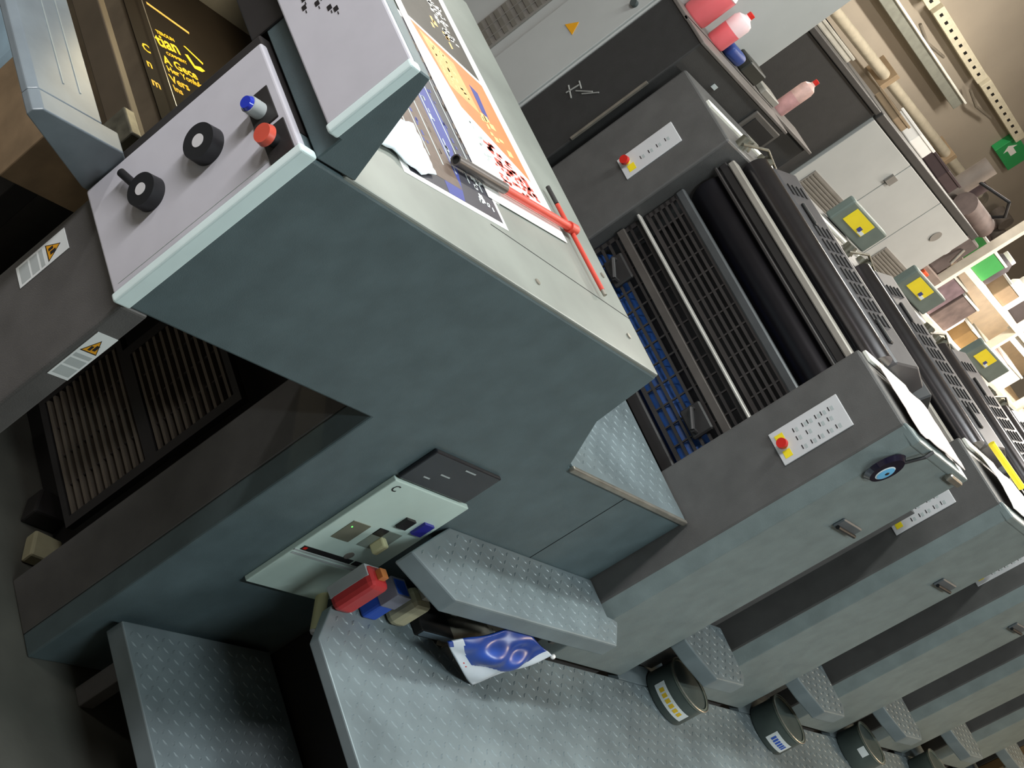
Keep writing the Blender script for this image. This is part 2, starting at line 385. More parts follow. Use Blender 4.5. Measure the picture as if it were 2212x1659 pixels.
# dryer control panel on the operator side
dp = box('dryer_panel', (2.122, 2.372, Y0 - .012, Y0, .398, .780), DRYER, dv, bev=.002)
def patch(x0, x1, z0, z1, material, nm, d=.001, par=dp):
    return MB().box(x0, x1, Y0 - .012 - d, Y0 - .0115, z0, z1).build(nm, material, par)
patch(2.122, 2.372, .524, .528, LABELG, 'panel_joint'); patch(2.126, 2.37, .513, .519, LABELG, 'panel_joint')
s1 = patch(2.134, 2.29, .530, .543, INKBLK, 'name_strip'); patch(2.296, 2.318, .530, .543, INKBLK, 'name_strip'); patch(2.324, 2.368, .530, .543, INKBLK, 'name_strip')
text_mesh('lettering', 'POWDERSTAR 200', .0125, (2.152, Y0 - .0132, .532), (1, 0, 0), (0, 0, 1), LABELG, dp, .0002) if False else None
patch(2.137, 2.147, .533, .540, RED, 'red_logo', .0014)
w1 = patch(2.159, 2.213, .589, .648, mat('dim display', (120, 120, 104), .3), 'meter_window', .0016)
MB().cyl((2.172, Y0 - .0136, .632), (2.172, Y0 - .0142, .632), .0016, seg=10).build('green_lamp', mat('green led', (80, 255, 90), .4, var=0, emit=((90, 255, 90), 3)), dp)
patch(2.240, 2.312, .590, .652, mat('window grey', (136, 146, 138), .3), 'meter_window', .0016)
patch(2.240, 2.268, .630, .652, INKBLK, 'window_shadow', .002)
patch(2.262, 2.292, .672, .702, INKBLK, 'rocker_switch', .006); patch(2.318, 2.350, .668, .706, mat('blue switch', (48, 48, 150), .35), 'rocker_switch', .006)
MB().cyl((2.262, Y0 - .012, .553), (2.262, Y0 - .0135, .553), .011, seg=20).build('round_badge', VENT, dp, True)
box('selector_knob', (2.268, 2.285, Y0 - .035, Y0 - .012, .598, .632), CREAM, dp, bev=.004)
text_mesh('lettering', 'C', .026, (2.137, Y0 - .0128, .752), (1, 0, 0), (0, 0, 1), INKBLK, dp, .0002)
hl = MB().cyl((2.346, Y0, .420), (2.318, 1.165, .392), .0135, seg=20).build('lever_handle', CREAM, dv, True)
MB().cyl((2.318, 1.165, .392), (2.3165, 1.160, .390), .0138, .011, seg=20).build('lever_tip', PLATEW, hl, True)
scr = box('display_screen', (2.125, 2.350, Y0 - .010, Y0, .785, .878), mat('dark screen', (40, 42, 48), .2), dv, bev=.003)
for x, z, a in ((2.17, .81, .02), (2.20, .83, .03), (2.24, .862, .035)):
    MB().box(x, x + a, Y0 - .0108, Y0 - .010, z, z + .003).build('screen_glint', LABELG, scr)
# tread plate between delivery and first unit, and lower step
mid = [(2.37, Y0 + .052), (3.014, Y0 + .052), (3.014, 2.0), (2.37, 2.0)]
tp = MB().prism(mid, 'z', .955, .971, bev=.002).build('tread_plate', TREAD, dv); lugs([(2.42, 1.268), (3.0, 1.268), (3.0, 1.98), (2.42, 1.98)], .971, tp)
box('edge_strip', (2.486, 3.014, Y0 - .004, Y0 + .054, .9655, .9712), TREAD, dv, bev=.001)
box('edge_bead', (2.484, 3.014, Y0 - .007, Y0 + .003, .960, .974), STEEL, dv, bev=.003)
MB().box(2.738, 2.7395, Y0 - .0008, Y0, .55, .956).build('panel_seam', VOID, dv)
def step_plate(poly, z, par, th=.045):
    s = MB().prism(poly, 'z', z - th, z, bev=.004, seg=2).build('step_plate', TREAD, par)
    cx = sum(p[0] for p in poly) / len(poly); cy = sum(p[1] for p in poly) / len(poly)
    lugs([(cx + (p[0] - cx) * .95, cy + (p[1] - cy) * .90) for p in poly], z, s)
    return s
step_plate([(2.415, Y0), (2.228, 1.154), (2.327, 1.067), (3.000, 1.075), (3.066, 1.147), (3.04, 1.153), (3.018, 1.155), (3.018, Y0)], .705, dv)
for x in (2.5, 2.9): box('step_bracket', (x - .01, x + .01, 1.12, Y0, .60, .66), PAINT_D, dv, bev=.001)

# ------------------------------------------------------------------ walkway and entry step
wk = thing('walkway', 'long grey tread plate walkway along the operator side of the press', 'walkway', (4.6, .7, 0))
wp = [(2.135, .20), (7.6, .20), (7.6, 1.15), (3.02, 1.15), (3.0, 1.246), (2.42, 1.246), (2.21, 1.140), (2.135, 1.06)]
MB().prism(wp, 'z', .485, .510, bev=.003, seg=2).build('deck_plate', TREAD, wk)
lugs([(2.15, .45), (7.2, .45), (7.2, 1.145), (3.0, 1.145), (3.0, 1.23), (2.44, 1.23), (2.22, 1.125), (2.15, 1.05)], .510, wk, .026)
for x in (2.5, 3.6, 4.8, 6.0, 7.2):
    for y in (.26, 1.1): box('leg', (x - .03, x + .03, y - .03, y + .03, 0, .485), PAINT_D, wk)
box('shade_sheet', (2.44, 2.46, .2, 1.24, 0, .485), VOID, wk)  # dark sheet standing for the open shade under the deck
es = thing('entry_step', 'low grey tread plate step beside the delivery below the walkway', 'step', (2.2, 1.0, 0))
ep = [(1.978, .55), (2.42, .55), (2.42, 1.235), (1.978, 1.235)]
MB().prism(ep, 'z', .155, .20, bev=.003, seg=2).build('step_plate', TREAD, es); lugs([(1.985, .56), (2.41, .56), (2.41, 1.225), (1.985, 1.225)], .20, es, .022)
for x in (2.05, 2.36):
    for y in (.62, 1.18): box('leg', (x - .02, x + .02, y - .02, y + .02, 0, .155), PAINT_D, es)

# ------------------------------------------------------------------ printing units
PITCH = 0.772
def key_plate(x, y0, y1, z0, z1, par, dense, estop_side):
    p = box('key_plate', (x - .004, x, y0, y1, z0, z1), PLATEW, par, bev=.0015)
    yb = y0 + (y1 - y0) * .62
    xs = x - .004
    if dense:
        MB().box(xs - .0006, xs, y0 + .012, y0 + .030, z0 + .010, z0 + .028).build('yellow_mark', YEL, p)
        MB().box(xs - .0006, xs, y1 - .028, y1 - .012, z0 + .010, z0 + .030).build('yellow_mark', YEL, p)
        yb = (y0 + y1) / 2
    else:
        MB().box(xs - .0006, xs, y0 + .012, y0 + .032, z0 + .016, z0 + .036).build('yellow_mark', YEL, p)
        yb = y1 - .024
    st = MB().cyl((xs, yb, z0 + .022), (xs - .012, yb, z0 + .022), .0075, seg=20).build('stop_stem', YEL, p, True)
    MB().cyl((xs - .012, yb, z0 + .022), (xs - .022, yb, z0 + .022), .0125, .0115, seg=24).build('stop_button', RED, p, True)
    n = 0
    rnd = random.Random(3 if dense else 5)
    rows = ((y0 + .016, 5), (y0 + .040, 4), (y0 + .060, 6)) if dense else ((y0 + .030, 4),)
    for yy, cnt in rows:
        for k in range(cnt):
            z = z0 + .055 + (z1 - z0 - .07) * k / max(1, cnt) + rnd.uniform(-.004, .004)
            MB().box(xs - .0005, xs, yy - .005, yy + .005, z, z + .0022).build('key_mark', INKBLK, p)
            MB().box(xs - .0004, xs, yy - .007, yy + .003, z + .006, z + .012).build('key_cap', LABELG, p)
    return p
def guard_grid(x, y0, y1, z0, z1, nz, ny, par, nm='guard_grid'):
    g = MB()
    h = (z1 - z0)
    g.box(x, x + .006, y0, y1, z0 - .006, z0 + .004); g.box(x, x + .006, y0, y1, z1 - .004, z1 + .006)
    g.box(x, x + .006, y0, y0 + .012, z0, z1); g.box(x, x + .006, y1 - .012, y1, z0, z1)
    for k in range(1, nz): z = z0 + h * k / nz; g.box(x, x + .005, y0, y1, z - .0035, z + .0035)
    for k in range(1, ny): y = y0 + (y1 - y0) * k / ny; g.box(x + .001, x + .006, y - .002, y + .002, z0, z1)
    return g.build(nm, GRID, par)
def make_unit(u):
    X = 3.02
    # side frames and operator cover
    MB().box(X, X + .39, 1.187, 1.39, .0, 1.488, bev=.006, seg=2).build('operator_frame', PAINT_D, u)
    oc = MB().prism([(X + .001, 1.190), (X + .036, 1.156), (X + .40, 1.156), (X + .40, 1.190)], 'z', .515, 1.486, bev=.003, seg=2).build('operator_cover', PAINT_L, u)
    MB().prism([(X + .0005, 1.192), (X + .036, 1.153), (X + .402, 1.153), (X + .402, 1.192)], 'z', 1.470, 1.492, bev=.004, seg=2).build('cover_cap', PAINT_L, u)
    hb = MB().box(X + .215, X + .335, 1.150, 1.158, 1.208, 1.240, bev=.003).build('grip_recess', mat('grip grey', (84, 90, 94), .5), oc)
    MB().cyl((X + .22, 1.146, 1.216), (X + .33, 1.146, 1.216), .005, seg=10).build('grip_bar', BLACK2, oc, True)
    MB().box(X + .30, X + .38, 1.142, 1.160, 1.462, 1.480, bev=.003).build('latch', STEEL, oc)
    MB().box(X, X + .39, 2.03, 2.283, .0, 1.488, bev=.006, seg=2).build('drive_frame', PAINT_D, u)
    MB().box(X + .01, X + .66, 2.150, 2.172, 1.486, 1.496, bev=.002).build('frame_edge', mat('pale edge strip', (232, 232, 222), .4), u)
    key_plate(X, 1.244, 1.326, 1.226, 1.398, u, True, 1); key_plate(X, 2.108, 2.174, 1.226, 1.392, u, False, 1)
    # cylinders and guards between the frames
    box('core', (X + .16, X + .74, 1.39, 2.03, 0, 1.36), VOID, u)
    MB().cyl((X + .12, 1.40, 1.020), (X + .12, 2.02, 1.020), .058, seg=40).build('blanket_cylinder', BLUECYL, u, True)
    MB().box(X + .045, X + .065, 1.392, 2.028, .955, .990, bev=.004).build('lower_bar', BLACK, u)
    g = guard_grid(X + .05, 1.395, 2.025, 1.005, 1.185, 8, 12, u, 'lower_guard')
    for y in (1.47, 1.93):
        MB().tube([(X + .05, y - .03, 1.075), (X + .02, y - .025, 1.075), (X + .02, y + .025, 1.095), (X + .05, y + .03, 1.095)], .006).build('guard_handle', BLACK, g, True)
        MB().box(X + .036, X + .05, y - .04, y + .04, 1.06, 1.115, bev=.004).build('handle_base', BLACK, g)
    MB().box(X + .04, X + .054, 1.395, 2.025, 1.128, 1.150, bev=.002).build('grey_strip', mat('strip brown grey', (92, 86, 82), .5, .3), u)
    MB().box(X + .03, X + .05, 1.392, 2.028, 1.196, 1.203, bev=.002).build('white_rod', mat('pale rod', (186, 182, 176), .35, .3), u)
    guard_grid(X + .055, 1.395, 2.025, 1.216, 1.300, 5, 11, u, 'upper_guard')
    MB().box(X + .05, X + .07, 1.392, 2.028, 1.302, 1.326, bev=.004).build('guard_ledge', mat('ledge grey', (82, 84, 86), .4, .3), u)
    MB().cyl((X + .13, 1.40, 1.372), (X + .13, 2.02, 1.372), .055, seg=40).build('plate_cylinder', mat('plate cylinder black', (34, 33, 38), .32, .4), u, True)
    MB().box(X + .06, X + .075, 1.392, 2.028, 1.412, 1.420, bev=.002).build('thin_rail', GRID, u)
    MB().box(X + .065, X + .10, 1.40, 2.02, 1.446, 1.464, bev=.003).build('grey_bar', mat('bar pale grey', (160, 154, 146), .4, .2), u)
    MB().box(X + .07, X + .095, 1.392, 2.03, 1.424, 1.444, bev=.002).build('dark_bar', BLACK, u)
    MB().cyl((X + .155, 1.40, 1.485), (X + .155, 2.02, 1.485), .036, seg=36).build('ink_roller', CHROME, u, True)
    MB().cyl((X + .155, 1.392, 1.485), (X + .155, 1.40, 1.485), .012, seg=16).build('roller_journal', STEEL, u, True)
    # ink fountain cover with slots
    cv = MB().prism([(X + .19, 1.455), (X + .20, 1.520), (X + .29, 1.545), (X + .40, 1.520), (X + .40, 1.36), (X + .19, 1.36)], 'y', 1.40, 2.02, bev=.004).build('fountain_cover', mat('fountain cover grey', (86, 84, 86), .4, .3), u)
    for k in range(11):
        y = 1.46 + k * .046
        if k in (0, 8): MB().box(X + .215, X + .235, y, y + .07, 1.5245 , 1.5335, bev=.003).build('oval_slot', VOID, cv); continue
        if k in (9,): continue
        for j in range(4):
            x = X + .212 + j * .018
            MB().box(x, x + .009, y + .01, y + .045, 1.5238 + j * .005, 1.5268 + j * .005).build('slot', VOID, cv)
    MB().prism([(X + .41, 1.40), (X + .47, 1.52), (X + .64, 1.44), (X + .70, 1.30)], 'y', 1.40, 2.10, bev=.004).build('damper_cover', mat('damper grey', (48, 49, 51), .45), u)
    mech = [(X + .10, 2.06, 1.49, .03, .05), (X + .17, 2.10, 1.49, .04, .04), (X + .24, 2.06, 1.49, .03, .06), (X + .30, 2.11, 1.49, .035, .03), (X + .36, 2.07, 1.49, .03, .05)]
    for x, y, z, r, h in mech: MB().cyl((x, y, z - .02), (x, y + .01, z + h * .5), r * .6, r * .45, seg=12).build('mechanism_boss', MECH, u, True)
    MB().tube([(X + .08, 2.05, 1.50), (X + .2, 2.07, 1.53), (X + .33, 2.05, 1.50)],   .004).build('linkage_rod', MECH, u, True)
    MB().box(X + .02, X + .30, 1.36, 1.388, 1.488, 1.498, bev=.002).build('frame_edge', mat('pale edge strip', (232, 232, 222), .4), u)
    # step in the gap before the next unit
    step_plate([(X + .41, 1.25), (X + .43, 1.165), (X + .46, 1.126), (X + .525, 1.068), (X + .70, 1.072), (X + .738, 1.105), (X + .738, 1.25)], .705, u)
    box('step_bracket', (X + .55, X + .62, 1.205, 1.25, .52, .66), PAINT_D, u, bev=.002)
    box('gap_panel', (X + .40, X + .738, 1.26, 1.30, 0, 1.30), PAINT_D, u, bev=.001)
    box('gap_plate', (X + .403, X + .738, 1.152, 1.26, .485, .510), TREAD, u, bev=.001)
unit_labels = ['first grey printing unit next to the delivery, with hanging eye charm', 'second printing unit from the delivery end of the press',
               'third printing unit from the delivery end of the press', 'fourth printing unit from the delivery end of the press', 'last printing unit, farthest from the delivery']
u0 = thing('printing_unit', unit_labels[0], 'printing unit', (3.22, 1.7, 0), 'printing units in a row')
make_unit(u0)
for k in range(1, 5):
    c = copy_tree(u0, None, (PITCH * k, 0, 0)); c['label'] = unit_labels[k]

# feeder beyond the last unit
fd = thing('press_feeder', 'brown panelled feeder at the far end of the press past the last unit', 'press feeder', (7.0, 1.7, 0))
FBR = mat('feeder brown panel', (140, 112, 76), .5, var=.18, scale=6)
box('side_panel', (6.87, 7.55, 1.16, 1.20, 0, 1.25), FBR, fd); box('body', (6.87, 7.55, 1.20, 2.25, 0, 1.15), PAINT_D, fd); box('paper_stack', (6.95, 7.5, 1.35, 2.1, 1.15, 1.34), PAPER, fd)
box('side_rail', (6.87, 7.55, 1.15, 1.16, .60, .64), STEEL, fd, bev=.002)

# motor covers on the drive side
for k, (x0, x1) in enumerate(((4.0, 4.295), (4.615, 4.93), (5.42, 5.79))):
    ordn = ['nearest', 'middle', 'farthest'][k]
    t = thing('motor_cover', ordn + ' of the grey green motor covers with yellow stickers', 'motor cover', ((x0 + x1) / 2, 2.35, 1.40), 'motor covers on the drive side')
    box('body', (x0, x1, 2.245, 2.275, 1.4905, 1.583), BOXG, t, bev=.006)
    box('stand', (x0 + .10, x1 - .10, 2.286, 2.31, 0, 1.52), CAB_B, t)
    box('arm', (x0 + .11, x1 - .11, 2.27, 2.29, 1.50, 1.52), CAB_B, t, bev=.001)
    lw = x0 + (x1 - x0) * .14
    lb = MB().box(lw, lw + .155, 2.2435, 2.245, 1.520, 1.572).build('yellow_sticker', YEL, t)
    MB().box(lw + .115, lw + .152, 2.2425, 2.2435, 1.523, 1.535).build('sticker_white', LABELW, lb)
    MB().box(lw + .098, lw + .122, 2.242, 2.2435, 1.528, 1.542).build('sticker_mark', BLUEPRINT, lb)

# ------------------------------------------------------------------ drive side box, cabinets
bb = thing('drive_box', 'black drive box with chalk scribble left of the first unit', 'machine box', (3.3, 2.4, 0))
box('body', (3.0, 3.55, 2.30, 2.49, 0, 1.556), CAB_B, bb, bev=.004)
box('rear_body', (3.52, 3.85, 2.40, 2.49, 0, 1.554), CAB_B, bb, bev=.004)
box('top_lip', (2.995, 3.86, 2.385, 2.493, 1.554, 1.564), mat('lip grey', (104, 98, 94), .5), bb, bev=.002); box('top_lip', (2.995, 3.555, 2.295, 2.40, 1.555, 1.564), mat('lip grey', (104, 98, 94), .5), bb, bev=.002)
fr = box('frame_panel', (3.38, 3.54, 2.292, 2.30, 1.40, 1.545), mat('frame panel grey', (84, 80, 76), .5), bb, bev=.003)
box('opening', (3.395, 3.525, 2.289, 2.2925, 1.415, 1.53), VOID, fr, bev=.001)
MB().box(3.43, 3.51, 2.286, 2.289, 1.455, 1.485).build('paper_tag', mat('tag grey', (176, 172, 160), .5), fr)
MB().box(3.17, 3.19, 2.297, 2.30, 1.50, 1.512).build('small_tag', LABELG, bb)
for a, b in (((2.42, 1.225), (2.385, 1.262)), ((2.40, 1.235), (2.37, 1.275)), ((2.435, 1.20), (2.43, 1.24)), ((2.45, 1.215), (2.41, 1.205)), ((2.44, 1.245), (2.415, 1.24))):
    MB().cyl((2.9985, a[0], a[1]), (2.9985, b[0], b[1]), .0022, seg=6).build('chalk_stroke', mat('chalk', (150, 150, 146), .8), bb)
MB().box(2.992, 3.0, 2.297, 2.304, 1.155, 1.395).build('bright_bar', STEEL, bb)
gc = thing('control_cabinet', 'light grey control cabinet with vent strip and amber triangle', 'cabinet', (3.2, 2.85, 0))
box('body', (3.0, 3.5, 2.494, 3.25, 0, 1.9), CAB_W, gc, bev=.004)
box('door', (2.992, 3.0, 2.50, 2.682, .1, 1.88), CAB_W, gc, bev=.002)
v = box('vent_strip', (2.993, 3.0, 2.722, 2.822, .85, 1.75), VENT, gc, bev=.001)
for k in range(30):
    z = .87 + k * .029
    MB().box(2.990, 2.993, 2.728, 2.816, z, z + .014).build('vent_slat', mat('vent slat', (112, 108, 100), .5), v)
for y in (2.75, 2.785): MB().box(2.989, 2.9925, y - .001, y + .001, .86, 1.74).build('vent_rib', VENT, v)
MB().prism([(2.575, 1.290), (2.618, 1.287), (2.595, 1.322)], 'x', 2.990, 2.992).build('amber_triangle', AMBER, gc)
MB().cyl((2.992, 2.526, 1.470), (2.980, 2.526, 1.470), .010, seg=16).build('lock_knob', mat('lock grey', (80, 88, 88), .4, .3), gc, True)
# row of cabinets behind the drive side
kb = thing('tall_cabinet', 'tall black cabinet standing behind the press', 'cabinet', (4.55, 3.25, 0))
box('body', (4.205, 4.885, 3.0, 3.5, 0, 1.742), CAB_B, kb, bev=.004); box('top_trim', (4.19, 4.878, 2.99, 3.51, 1.742, 1.765), mat('trim dark', (62, 60, 58), .5), kb)
kw = thing('tall_cabinet', 'row of tall light grey cabinet doors behind the press', 'cabinet', (5.5, 3.25, 0))
box('body', (4.886, 6.15, 3.005, 3.5, 0, 1.735), CAB_W, kw, bev=.004)
for (x0, x1) in ((4.89, 5.322), (5.328, 5.72), (5.726, 6.146)):
    d = box('door', (x0, x1, 2.988, 3.005, .06, 1.73), CAB_W, kw, bev=.002)
    if x0 != 5.328:
        xv = x0 + .06
        vv = box('louvre', (xv, xv + .32, 2.985, 2.988, 1.36, 1.455), VENT, d, bev=.0005)
        for j in range(6): MB().box(xv + .01, xv + .31, 2.983, 2.9855, 1.368 + j * .014, 1.374 + j * .014).build('louvre_slat', mat('vent slat', (112, 108, 100), .5), vv)
MB().box(5.30, 5.35, 2.978, 2.99, 1.62, 1.66).build('door_handle', VENT, kw)
MB().cyl((5.95, 2.988, 1.632), (5.95, 2.984, 1.632), .028, seg=24).build('oval_badge', VENT, kw, True)
box('top_trim', (4.889, 6.17, 2.985, 3.5, 1.735, 1.768), mat('trim dark', (62, 60, 58), .5), kw)

# ------------------------------------------------------------------ bottles on the drive box
def bottle(name, label, x, y, z, r, h, fill, body_m, fill_m, cap_m, sq=1.0):
    t = thing(name, label, 'bottle', (x, y, z), 'solvent bottles on the drive box')
    def prof(r0, z0, z1, sh):
        return [(r0 * .9, z0), (r0, z0 + .006), (r0, z1 - sh), (r0 * .8, z1 - sh * .45), (r0 * .34, z1)]
    MB().lathe([(r * .9, 0), (r, .006), (r, h * fill)], (x, y, z), 28).build('liquid_part', fill_m, t, True)
    MB().lathe([(r, h * fill), (r, h * .78), (r * .85, h * .88), (r * .38, h * .95), (r * .32, h)], (x, y, z), 28).build('bottle_body', body_m, t, True)
    MB().lathe([(r * .34, h * .99), (r * .34, h * 1.09), (r * .2, h * 1.10)], (x, y, z), 20).build('cap', cap_m, t, True)
    return t
bottle('solvent_bottle', 'red filled bottle nearest the grey control cabinet', 3.10, 2.462, 1.564, .040, .13, .80, PINKPALE, PINK, RED)
bottle('solvent_bottle', 'half full red bottle with pale top, beside the fuller red bottle', 3.185, 2.418, 1.564, .030, .110, .52, PINKPALE, PINK, RED)
pb = bottle('solvent_bottle', 'tall murky pink bottle in front of the black cabinet', 3.67, 2.455, 1.564, .024, .125, .5, mat('murky pink plastic', (206, 168, 158), .4, var=.2, scale=40), mat('murky pink liquid', (196, 148, 146), .4, var=.2, scale=40), RED)
bg = MB()
bg.prism([(3.235, 2.40), (3.33, 2.41), (3.34, 2.45), (3.24, 2.46)], 'z', 1.564, 1.60, bev=.012, seg=3)
setp(bg.build('blue_glove', mat('blue rubber', (28, 58, 128), .5), None, True), 'dark blue crumpled glove on the drive box behind the red bottles', 'glove')
dbx = MB().box(3.36, 3.46, 2.42, 2.48, 1.564, 1.605, bev=.004).build('tin_box', mat('dark olive tin', (46, 46, 40), .5), None)
setp(dbx, 'small dark tin next to the blue glove', 'tin')
gbx = MB().box(3.50, 3.60, 2.42, 2.48, 1.564, 1.585, bev=.003).build('grey_block', mat('block grey', (140, 136, 128), .5), None)
setp(gbx, 'flat grey block lying between the dark tin and the pink bottle', 'block')

# ------------------------------------------------------------------ things on the delivery top
TZ = 1.2422
def sheet(name, label, poly, z, material=PAPER):
    o = MB().prism(poly, 'z', z, z + .0008).build(name, material, None)
    return setp(o, label, 'printed sheet', 'printed sheets on the delivery top')
def printed(par, poly, z, material, nm):
    return MB().prism(poly, 'z', z, z + .0002).build(nm, material, par)
def scribble(par, poly, z, n, material, nm, lx, ly, seed):
    r = random.Random(seed); b = MB(); xs = [p[0] for p in poly]; ys = [p[1] for p in poly]
    for _ in range(n):
        for _t in range(20):
            x, y = r.uniform(min(xs), max(xs)), r.uniform(min(ys), max(ys))
            if inpoly((x, y), poly): break
        a, c = lx * r.uniform(.4, 1), ly * r.uniform(.4, 1)
        k = r.uniform(-.3, .3)
        b.prism([(x - a, y - c + k * a), (x + a, y - c * .6), (x + a * .8, y + c), (x - a * .9, y + c * .7)], 'z', z, z + .0002)
    return setp(b.build(nm, material, par), kind='stuff')
B = sheet('printed_sheet', 'navy and brown printed sheet with white border on the delivery top', [(1.60, 1.366), (1.928, 1.403), (1.935, 1.95), (1.60, 1.93)], TZ)
printed(B, [(1.622, 1.380), (1.918, 1.414), (1.924, 1.93), (1.622, 1.91)], TZ + .0008, NAVY, 'navy_field')
printed(B, [(1.74, 1.394), (1.79, 1.400), (1.86, 1.60), (1.84, 1.92), (1.79, 1.92)], TZ + .001, BLUEPRINT, 'blue_band')
printed(B, [(1.66, 1.415), (1.80, 1.43), (1.80, 1.90), (1.67, 1.90)], TZ + .0011, BROWN, 'brown_field')
for k in range(7):
    x = 1.645 + k * .040
    printed(B, [(x, 1.47), (x + .004, 1.47), (x + .004, 1.88), (x, 1.88)], TZ + .0013, LABELG, 'text_column')
    scribble(B, [(x + .008, 1.50), (x + .02, 1.50), (x + .02, 1.88), (x + .008, 1.88)], TZ + .0013, 26, [BROWN, LABELG, BLUEPRINT][k % 3], 'small_print', .004, .009, k)
scribble(B, [(1.86, 1.43), (1.90, 1.435), (1.90, 1.50), (1.86, 1.50)], TZ + .0013, 16, LABELW, 'white_print', .006, .006, 31)
C = sheet('printed_sheet', 'plain white sheet corner poking out beneath the navy sheet', [(1.80, 1.45), (1.945, 1.472), (2.02, 1.60), (1.86, 1.62)], TZ - .0001)
A = sheet('printed_sheet', 'long white bordered sheet with orange block and dark block on the delivery top', [(1.905, 1.468), (2.208, 1.505), (2.188, 2.27), (1.905, 2.27)], TZ + .0018)
za = TZ + .0026
printed(A, [(1.935, 1.955), (2.165, 1.915), (2.162, 2.27), (1.935, 2.27)], za, DARKPRINT, 'dark_field')
scribble(A, [(1.955, 2.09), (2.01, 2.09), (2.01, 2.2), (1.955, 2.2)], za + .0002, 60, PAPER, 'white_lettering', .008, .006, 1)
scribble(A, [(2.09, 2.00), (2.14, 2.00), (2.14, 2.12), (2.09, 2.12)], za + .0002, 60, PAPER, 'white_lettering', .008, .006, 2)
scribble(A, [(2.03, 1.96), (2.10, 1.95), (2.11, 2.03), (2.05, 2.05)], za + .0002, 7, ORANGE_L, 'food_picture', .008, .012, 3)
printed(A, [(1.935, 1.945), (2.165, 1.902), (2.170, 1.64), (1.985, 1.735)], za, ORANGE, 'orange_field')
printed(A, [(1.955, 1.930), (2.06, 1.900), (2.07, 1.765), (1.98, 1.79)], za + .0002, mat('peach print', (244, 172, 112), .5), 'peach_block')
scribble(A, [(1.97, 1.92), (2.03, 1.90), (2.05, 1.79), (1.99, 1.80)], za + .0004, 45, ORANGE_L, 'light_lettering', .006, .007, 4)
scribble(A, [(2.06, 1.77), (2.12, 1.77), (2.13, 1.69), (2.07, 1.72)], za + .0004, 10, ORANGE_L, 'light_picture', .012, .010, 5)
printed(A, [(2.09, 1.86), (2.115, 1.85), (2.105, 1.77), (2.085, 1.78)], za + .0003, BLUEPRINT, 'blue_picture')
scribble(A, [(2.02, 1.53), (2.17, 1.55), (2.15, 1.63), (2.02, 1.68)], za + .0002, 110, REDPRINT, 'red_lettering', .011, .006, 6)
scribble(A, [(1.98, 1.60), (2.02, 1.60), (2.03, 1.70), (1.99, 1.70)], za + .0002, 14, LABELG, 'grey_lettering', .007, .005, 8)
MB().box(2.12, 2.16, 2.20, 2.26, za + .0002, za + .0004).build('yellow_block', YEL, A)
# crumpled pale rag
rg = MB(); vs, fs = [], []; N = 14; rr = random.Random(11)
for i in range(N):
    for j in range(N):
        a, b_ = i / (N - 1), j / (N - 1)
        x = 1.515 + .19 * a + .02 * math.sin(b_ * 5) * (1 - a) + rr.uniform(-.004, .004); y = 1.375 + .115 * b_ + .03 * a + .01 * math.sin(a * 7) + rr.uniform(-.004, .004)
        h = .013 * math.sin(math.pi * min(1, max(0, a))) ** .6 * math.sin(math.pi * b_) ** .6 * (0.7 + .5 * math.sin(a * 6 + b_ * 9)) + .003
        vs.append((x, y, TZ + .003 + max(0, h) + rr.uniform(0, .002)))
fs = [(i * N + j, (i + 1) * N + j, (i + 1) * N + j + 1, i * N + j + 1) for i in range(N - 1) for j in range(N - 1)]
ro = rg.quads(vs, fs).build('cleaning_rag', CLOTH, None, True); sol = ro.modifiers.new('thickness', 'SOLIDIFY'); sol.thickness = .002
setp(ro, 'crumpled pale blue white rag on the delivery top', 'rag')
# red T-handle key
tk = thing('socket_key', 'red T handle socket key with bare grey tube end across the printed sheets', 'tool', (2.0, 1.52, TZ))
def ring_tube(p0, p1, r, ri, material, nm, par):
    p0, p1 = Vector(p0), Vector(p1); q = (p1 - p0).to_track_quat('Z', 'Y'); vs, fs = [], []; n = 24; L = (p1 - p0).length
    for (rad, zz) in ((r, 0), (r, L), (ri, L), (ri, 0)):
        for k in range(n):
            a = 2 * math.pi * k / n; vs.append(p0 + q @ Vector((rad * math.cos(a), rad * math.sin(a), zz)))
    for s in range(4):
        for k in range(n): fs.append((s * n + k, s * n + (k + 1) % n, ((s + 1) % 4) * n + (k + 1) % n, ((s + 1) % 4) * n + k))
    return MB().quads(vs, fs).build(nm, material, par, True)
kz = TZ + .0145
TOOLR = mat('worn red tool paint', (204, 66, 50), .45, var=.12)
st = ring_tube((1.795, 1.486, kz), (1.965, 1.509, kz), .0098, .0075, mat('bare dark tube', (96, 92, 90), .4, .6), 'bare_tube', tk)
MB().cyl((1.80, 1.4867, kz), (1.802, 1.487, kz), .0075, seg=20).build('bore', VOID, st)
MB().cyl((1.965, 1.509, kz), (2.232, 1.545, kz), .0078, seg=20).build('red_shaft', TOOLR, tk, True)
MB().cyl((2.222, 1.5436, kz), (2.250, 1.5475, kz), .011, seg=16).build('hub', TOOLR, tk, True)
MB().cyl((2.236, 1.610, kz - .004), (2.246, 1.40, kz - .004), .0045, seg=12).build('cross_handle', TOOLR, tk, True)
MB().cyl((2.236, 1.612, kz - .004), (2.233, 1.655, kz - .004), .0045, seg=12).build('handle_tip', BLACK, tk, True)
MB().cyl((2.246, 1.40, kz - .004), (2.2465, 1.388, kz - .004), .004, seg=12).build('handle_pin', STEEL, tk, True)

